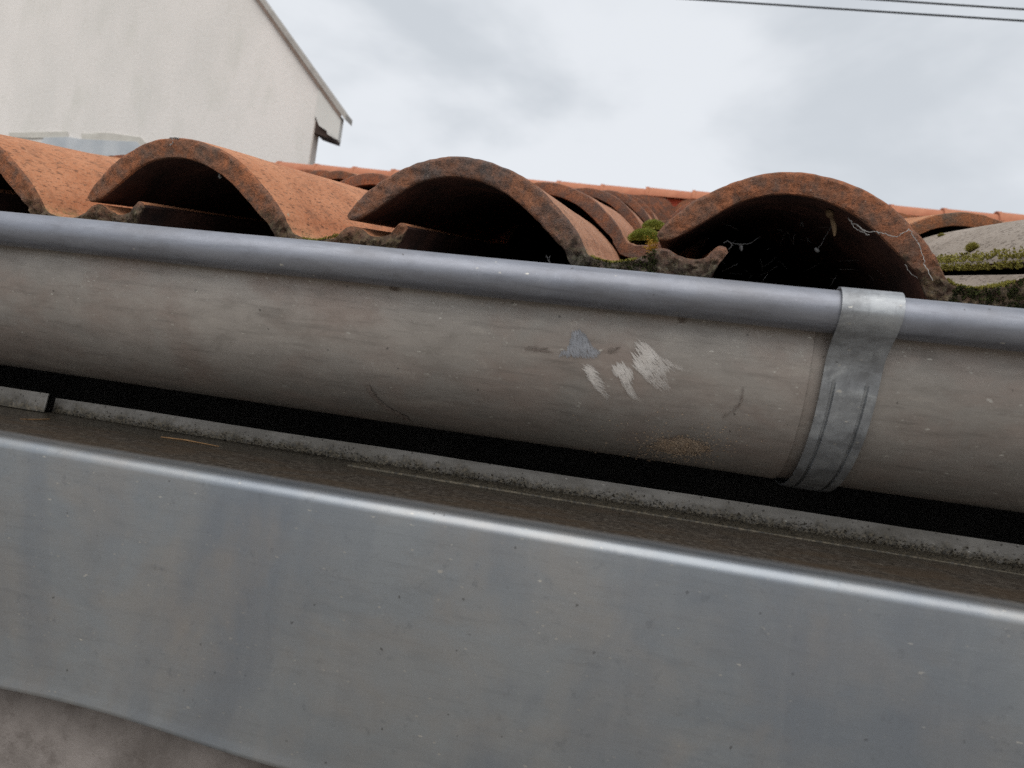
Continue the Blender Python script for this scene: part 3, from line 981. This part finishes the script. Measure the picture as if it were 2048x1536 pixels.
# ------------------------------------------------------------------ moss and lichen
def cushion(name, centre, rx, ry, rz, count, blade, mat, label, group='moss cushions on the tiles', seed=1):
    rnd = random.Random(seed)
    V, Fc = [], []
    rings, seg = 7, 18
    for a in range(rings + 1):
        w = a / rings * math.pi / 2
        for s in range(seg):
            t = 2 * math.pi * s / seg
            k = 1 + 0.12 * noise.noise(Vector((math.cos(t) * 2, math.sin(t) * 2, a * .4 + seed)))
            V.append((centre.x + math.cos(t) * math.cos(w) * rx * k * .94, centre.y + math.sin(t) * math.cos(w) * ry * k * .94, centre.z + math.sin(w) * rz * .94 - rz * .15))
    for a in range(rings):
        for s in range(seg):
            s2 = (s + 1) % seg
            Fc.append((a * seg + s, a * seg + s2, (a + 1) * seg + s2, (a + 1) * seg + s))
    for k in range(count):
        t = rnd.uniform(0, 2 * math.pi)
        w = math.asin(rnd.random() ** 0.8)
        kk = 1 + 0.12 * noise.noise(Vector((math.cos(t) * 2, math.sin(t) * 2, w + seed)))
        nrm = Vector((math.cos(t) * math.cos(w), math.sin(t) * math.cos(w), math.sin(w)))
        p = centre + Vector((nrm.x * rx * kk, nrm.y * ry * kk, nrm.z * rz - rz * .15)) * 0.95
        d = (nrm + Vector((rnd.uniform(-.5, .5), rnd.uniform(-.5, .5), rnd.uniform(0, .6)))).normalized()
        side = d.cross(Vector((rnd.uniform(-1, 1), rnd.uniform(-1, 1), rnd.uniform(-1, 1)))).normalized() * blade * .11
        l = blade * rnd.uniform(.6, 1.4)
        b_ = len(V)
        V += [p - side, p + side, p + d * l]
        Fc.append((b_, b_ + 1, b_ + 2))
    me = mesh(name, V, Fc, [mat])
    return tag(obj(name, me), label, 'moss', group)

PP = catmull(PAIRS, 400)
def surf(cix, n, lx, ly):
    """point on the upper face of a tile: lx across from its lip, ly up along it"""
    z = min(PP, key=lambda p: abs(p[0] - lx) + (0.5 if p[0] > .24 else 0))[1]
    return tile_matrix(cix, n) @ Vector((lx, ly, z))

c1_ = surf(2, 1, 0.208, 0.055); c1_.z += 0.003
cushion('moss_cushion', c1_, 0.0215, 0.026, 0.0175, 9000, 0.0040, M_MOSS, 'large round green moss cushion in the valley between two tiles', seed=2)
c2_ = surf(2, 2, 0.205, 0.04); c2_.z += 0.004
cushion('moss_cushion', c2_, 0.022, 0.022, 0.018, 5000, 0.0045, M_MOSS, 'smaller moss cushion behind the large round one in the same valley', seed=3)
c3_ = surf(4, 0, 0.0075, 0.125)
cushion('moss_cushion', c3_, 0.0024, 0.0032, 0.0045, 900, 0.0034, M_MOSSY, 'little yellow green moss tuft standing on the edge of the grey tile', seed=4)
c4_ = surf(4, 0, 0.040, 0.30)
cushion('moss_cushion', c4_, 0.0022, 0.0034, 0.0010, 420, 0.0022, M_MOSSY, 'tiny moss tuft high on the grey tile beside the red arch', seed=5)

def moss_patch(name, pts, spread, count, blade, mat, label, seed=1, group=None):
    """short blades growing from a run of surface points"""
    rnd = random.Random(seed)
    V, Fc = [], []
    for k in range(count):
        p, nrm = rnd.choice(pts)
        p = p + Vector((rnd.gauss(0, spread), rnd.gauss(0, spread), rnd.gauss(0, spread * .4)))
        for _ in range(3):
            d = (nrm + Vector((rnd.uniform(-.8, .8), rnd.uniform(-.8, .8), rnd.uniform(-.2, .8)))).normalized()
            side = d.cross(Vector((rnd.uniform(-1, 1), rnd.uniform(-1, 1), rnd.uniform(-1, 1)))).normalized() * blade * .35
            l = blade * rnd.uniform(.5, 1.5)
            b_ = len(V)
            V += [p - side, p + side, p + d * l]
            Fc.append((b_, b_ + 1, b_ + 2))
    return tag(obj(name, mesh(name, V, Fc, [mat])), label, 'moss', group, 'stuff')

# along the free edge of the grey tile
pts = []
mr = random.Random(3)
while len(pts) < 2600:
    ly = mr.uniform(0.015, 0.40)
    dn = noise.noise(Vector((ly * 26, 2, 0))) * .5 + noise.noise(Vector((ly * 90, 5, 0))) * .4
    lx = abs(mr.gauss(0, 0.0034)) * (1 + dn)
    if lx > 0.0085: continue
    if mr.random() < .5:
        pts.append((tile_matrix(4, 0) @ Vector((mr.uniform(-.0012, .0008), ly, mr.uniform(.0128, .0180))), Vector((-.8, 0, .3))))
        continue
    pts.append((surf(4, 0, lx * .7, ly), Vector((-.6, 0, .8))))
moss_patch('edge_moss', pts, 0.0005, 6500, 0.0014, M_MOSSY, 'yellow green moss strip along the free edge of the grey tile', 6)
# in the pan of the tile before it
pts = [(surf(3, 0, 0.188 + 0.040 * random.random(), 0.001 + abs(random.gauss(0, .006))), Vector((0, -.3, .9))) for k in range(400)]
moss_patch('pan_moss', pts, 0.0008, 1500, 0.0013, M_MOSSY, 'thin green moss at the lip of the grey valley beside the bracket', 7)
def face_points(cix, lo, hi, n_, rnd):
    o_ = []
    Mx = tile_matrix(cix, 0)
    for k in range(n_):
        p = PP[rnd.randrange(int(lo * 399), int(hi * 399))]
        t = rnd.random()
        o_.append((Mx @ Vector((p[0] + (p[2] - p[0]) * t, -0.0004, p[1] + (p[3] - p[1]) * t)), Vector((0, -1, .3))))
    return o_
rr = random.Random(11)
moss_patch('edge_moss', face_points(3, .56, .74, 700, rr), 0.0006, 1700, 0.0014, M_MOSSD, 'dark moss on the lower rim of the tile beside the bracket', 8)
moss_patch('edge_moss', face_points(2, .56, .72, 600, rr), 0.0006, 1300, 0.0012, M_MOSSD, 'dark grey green moss on the lower rim of the middle tile', 9)
pts = [(surf(2, 0, 0.190 + 0.032 * random.random(), abs(random.gauss(0, .004))), Vector((0, -.3, .9))) for k in range(300)]
moss_patch('pan_moss', pts, 0.0007, 500, 0.0011, M_MOSSY, 'sparse moss at the lip of the valley below the large moss cushion', 10)
pts = [(surf(1, 0, 0.196 + 0.030 * random.random(), abs(random.gauss(0, .004))), Vector((0, -.3, .9))) for k in range(300)]
moss_patch('pan_moss', pts, 0.0007, 420, 0.0011, M_MOSSY, 'sparse moss at the lip of the valley left of the middle tile', 12)
pts = [(at(1304 + random.gauss(0, 6), 492 + random.gauss(0, 7), 0.512), Vector((-.3, -.7, .6))) for k in range(120)]
moss_patch('lichen', pts, 0.0004, 420, 0.0008, M_LICHEN, 'bright yellow lichen under the lip of the tile beside the moss cushion', 13)

# ------------------------------------------------------------------ cobwebs and bits in the tile mouths
def web(label, runs, mat, name='cobweb'):
    V, Fc = [], []
    for pts, r in runs:
        P = [at(*p) for p in pts]
        if len(P) > 2:
            P = [Vector(p) for p in catmull(P, len(P) * 5)]
        P = [p + Vector((random.gauss(0, .00025), random.gauss(0, .0004), random.gauss(0, .00025))) for p in P]
        tube(V, Fc, P, r, 4)
    return tag(obj(name, mesh(name, V, Fc, [mat], 60)), label, 'cobweb', 'cobwebs in the tile mouths')

web('thick white silk strand hanging across the rim of the mouth beside the bracket',
    [([(1696, 436, .502), (1704, 446, .4995), (1714, 450, .497), (1730, 462, .494), (1748, 463, .4915), (1764, 466, .4885), (1790, 473, .4862), (1806, 466, .4862), (1818, 458, .4862)], .00030),
     ([(1818, 458, .4862), (1830, 476, .4862), (1838, 490, .4862), (1846, 512, .4862), (1852, 535, .4862), (1866, 560, .4862)], .00028),
     ([(1714, 450, .497), (1722, 458, .4995), (1732, 468, .4995), (1738, 470, .497)], .0004),
     ([(1700, 440, .4995), (1712, 457, .4995), (1726, 464, .4995)], .00035),
     ([(1752, 463, .4915), (1766, 478, .4995), (1774, 492, .510)], .00022),
     ([(1640, 392, .4995), (1668, 406, .497), (1694, 424, .497)], .00025),
     ([(1810, 530, .4995), (1822, 546, .502), (1840, 560, .502)], .0003)], M_SILK)
runs = []
rnd = random.Random(5)
for k in range(30):
    u, v = rnd.uniform(1440, 1760), rnd.uniform(440, 556)
    if v > 548 + (u - 1440) * .06: continue
    a = rnd.uniform(0, math.pi)
    s = rnd.uniform(10, 42)
    y = rnd.uniform(.53, .60)
    runs.append(([(u, v, y), (u + math.cos(a) * s * .5 + rnd.uniform(-3, 3), v + math.sin(a) * s * .35, y), (u + math.cos(a) * s, v + math.sin(a) * s * .7, y + .01)], .00010))
runs += [([(1462, 486, .515), (1490, 488, .52), (1504, 484, .53), (1520, 474, .54)], .00028),
         ([(1600, 452, .53), (1604, 444, .53), (1606, 452, .53)], .00022), ([(1664, 452, .515), (1650, 474, .52), (1640, 492, .52), (1634, 500, .52)], .00024),
         ([(1448, 486, .51), (1456, 482, .51), (1464, 490, .51), (1458, 498, .51)], .0003)]
web('fine dusty cobweb threads in the dark mouth beside the bracket', runs, M_DUSTSILK)
web('wisps of web at the top of the mouth of the tile with a silk knot',
    [([(415, 325, .506), (430, 338, .506), (440, 350, .507)], .0003), ([(420, 328, .506), (446, 340, .506), (456, 352, .507)], .00022),
     ([(436, 340, .507), (441, 352, .507), (440, 356, .507)], .0004)], M_DUSTSILK)
web('pale wisps of web standing at the gutter edge in the middle mouth',
    [([(1093, 512, .505), (1096, 518, .504), (1099, 527, .503)], .0003), ([(1100, 511, .505), (1099, 520, .504), (1101, 527, .503)], .00025)], M_DUSTSILK)
web('grey silk knot on the crown of the arch below the white house',
    [([(343, 277, .4855), (347, 282, .4855), (345, 288, .4858), (340, 290, .486)], .0005), ([(340, 275, .486), (350, 276, .486), (358, 277, .486)], .0007)], M_SILK)

def bit(name, pts, r, mat, label, cat):
    V, Fc = [], []
    P = [Vector(p) for p in catmull([at(*p) for p in pts], 8)]
    rs = [r * max(.15, math.sin(math.pi * (.12 + .8 * k / 7)) ** .7) for k in range(8)]
    tube(V, Fc, P, rs, 7)
    return tag(obj(name, mesh(name, V, Fc, [mat], 60)), label, cat)
bit('insect_case', [(1654, 420, .512), (1660, 428, .511), (1664, 436, .510)], .0028, M_CASE, 'brown plump insect case stuck under the arch beside the bracket', 'insect case')
bit('insect_case', [(1662, 434, .510), (1668, 452, .509), (1669, 472, .509)], .0017, M_CASE, 'slim straw coloured insect case hanging below the plump one', 'insect case')
bit('silk_cocoon', [(1630, 496, .52), (1634, 501, .52), (1638, 504, .52)], .0013, M_DUSTSILK, 'small grey cocoon on a thread deep in the mouth beside the bracket', 'cocoon')
bit('silk_cocoon', [(1480, 488, .52), (1482, 494, .52), (1483, 502, .52)], .0014, M_DUSTSILK, 'pale leaf shaped cocoon next to the side lock of the middle tile', 'cocoon')
bit('silk_cocoon', [(438, 350, .507), (440, 353, .507), (441, 357, .507)], .0013, M_SILK, 'tiny white cocoon under the crown of the tile with a silk knot', 'cocoon')

# ------------------------------------------------------------------ white gable house beyond the ridge
HY = 8.2
house = empty('gable_house', (at(300, 400, HY).x, HY, -2.55))
tag(house, 'white rendered house gable rising behind the tiled roof', 'house')
def hp(u, v):
    p = at(u, v, HY)
    return (p.x, p.z)
corner = hp(629, 231)
foot_x = hp(618.6, 326)[0]
cx = (corner[0] + foot_x) / 2
va, vb = hp(520, 0), hp(690, 238)
sl = (va[1] - vb[1]) / (va[0] - vb[0])
def vz(x): return vb[1] + sl * (x - vb[0])
apex_x = cx - 5.2
az = vz(apex_x)
lx = 2 * apex_x - cx
obj('wall', prism('wall', [(cx, -2.55), (cx, vz(cx) - 0.02), (apex_x, az - 0.02), (lx, vz(cx) - 0.02), (lx, -2.55)], HY, HY + 0.14, [M_WHITE]), house)
obj('rear_wing', prism('rear_wing', [(cx - 3.2, -2.55), (cx - 3.2, vz(cx) - 0.6), (apex_x, az - 1.2), (lx + 1.0, vz(cx) - 0.6), (lx + 1.0, -2.55)], HY + 0.145, HY + 7, [M_WHITE]), house)
obj('corner_band', box_mesh('corner_band', (cx + 0.001, HY + 0.003, -2.55), (cx + 0.014, HY + 0.136, hp(634, 240)[1]), [M_STRIP]), house)
# boxed eave end standing out past the corner
bl = [hp(632, 232), hp(640, 253), hp(655, 263), hp(657, 270), hp(672, 279.5), hp(679, 283)]
er = hp(683, 246)
tip = [(bl[0][0], vz(bl[0][0]) - 0.03)] + bl + [(er[0], bl[-1][1]), (er[0], vz(er[0]) - 0.03)]
obj('barge_board', prism('barge_board', tip, HY - 0.030, HY - 0.003, [M_TRIM]), house)
sof = [hp(638, 250), hp(655, 262), hp(675, 281), hp(653, 279), hp(637.5, 268)]
s2 = [(cx + .015, vz(cx) - .12), (er[0] - 0.115, vz(er[0] - .115) - .08), (er[0] - 0.115, bl[-1][1] + 0.03), (cx + .015, hp(638, 266)[1])]
obj('soffit', prism('soffit', s2, HY + 0.004, HY + 0.26, [M_SOFFIT]), house)
obj('eave_board', prism('eave_board', [(er[0] - .018, bl[-1][1] - 0.005), (er[0], bl[-1][1] - .005), (er[0], vz(er[0]) - .03), (er[0] - .018, vz(er[0]) - .03)], HY - .002, HY + 0.05, [M_TRIM]), house)
def slope_slab(name, x_a, x_b, t0, t1, y0, y1, mat):
    return obj(name, prism(name, [(x_a, vz(x_a) + t0), (x_b, vz(x_b) + t0), (x_b, vz(x_b) + t1), (x_a, vz(x_a) + t1)], y0, y1, [mat]), house)
xe = hp(694, 240)[0]
slope_slab('roof_slope', apex_x, xe, 0.0, 0.075, HY - 0.05, HY + 0.15, M_VERGE)
slope_slab('verge_shadow_strip', apex_x, er[0], -0.06, -0.002, HY - 0.045, HY - 0.031, M_VSHADE)  # dark strip standing in for the shadow line under the roof edge
mir = lambda x: 2 * apex_x - x
obj('roof_slope', prism('roof_slope', [(mir(apex_x) - .001, az), (mir(xe), vz(xe)), (mir(xe), vz(xe) + .075), (mir(apex_x) - .001, az + .075)], HY - .05, HY + .29, [M_VERGE]), house)
# flashing and cement where the gable meets the roof
def pp(name, pts, mat, d): obj(name, prism(name, [hp(*p) for p in pts], HY - d, HY - 0.002, [mat]), house)
pp('cement_patch', [(20, 266), (136, 264), (137, 276), (60, 277), (20, 275)], M_CEM, .016)
pp('cement_patch', [(164, 268), (188, 268.5), (197, 266), (225, 267), (250, 271), (282, 275), (293, 286), (290, 296), (166, 279)], M_CEM, .016)
pp('flashing', [(90, 276.5), (138, 275), (166, 279.5), (220, 282), (276, 284.5), (286, 296), (300, 340), (60, 330)], M_LEAD, .022)

# ------------------------------------------------------------------ overhead cables
def cable(p0, p1, y, r, sag, label):
    a, b_ = at(*p0, y), at(*p1, y)
    d = (b_ - a)
    V, Fc = [], []
    pts = []
    for k in range(81):
        t = -9 + 21 * k / 80
        s = (t - 1.5) / 10.5
        pts.append(a + d * t + Vector((0, 0, sag * (s * s - ((0.5 - 1.5) / 10.5) ** 2))))
    tube(V, Fc, pts, r, 8)
    tag(obj('overhead_cable', mesh('overhead_cable', V, Fc, [M_CABLE], 60)), label, 'cable', 'overhead cables')
cable((1345, -3), (2048, 41), 14.0, 0.018, 1.0, 'long lower black overhead cable crossing the sky')
cable((1690, -4), (2048, 18), 14.6, 0.018, 1.0, 'upper of the two black overhead cables at the picture corner')
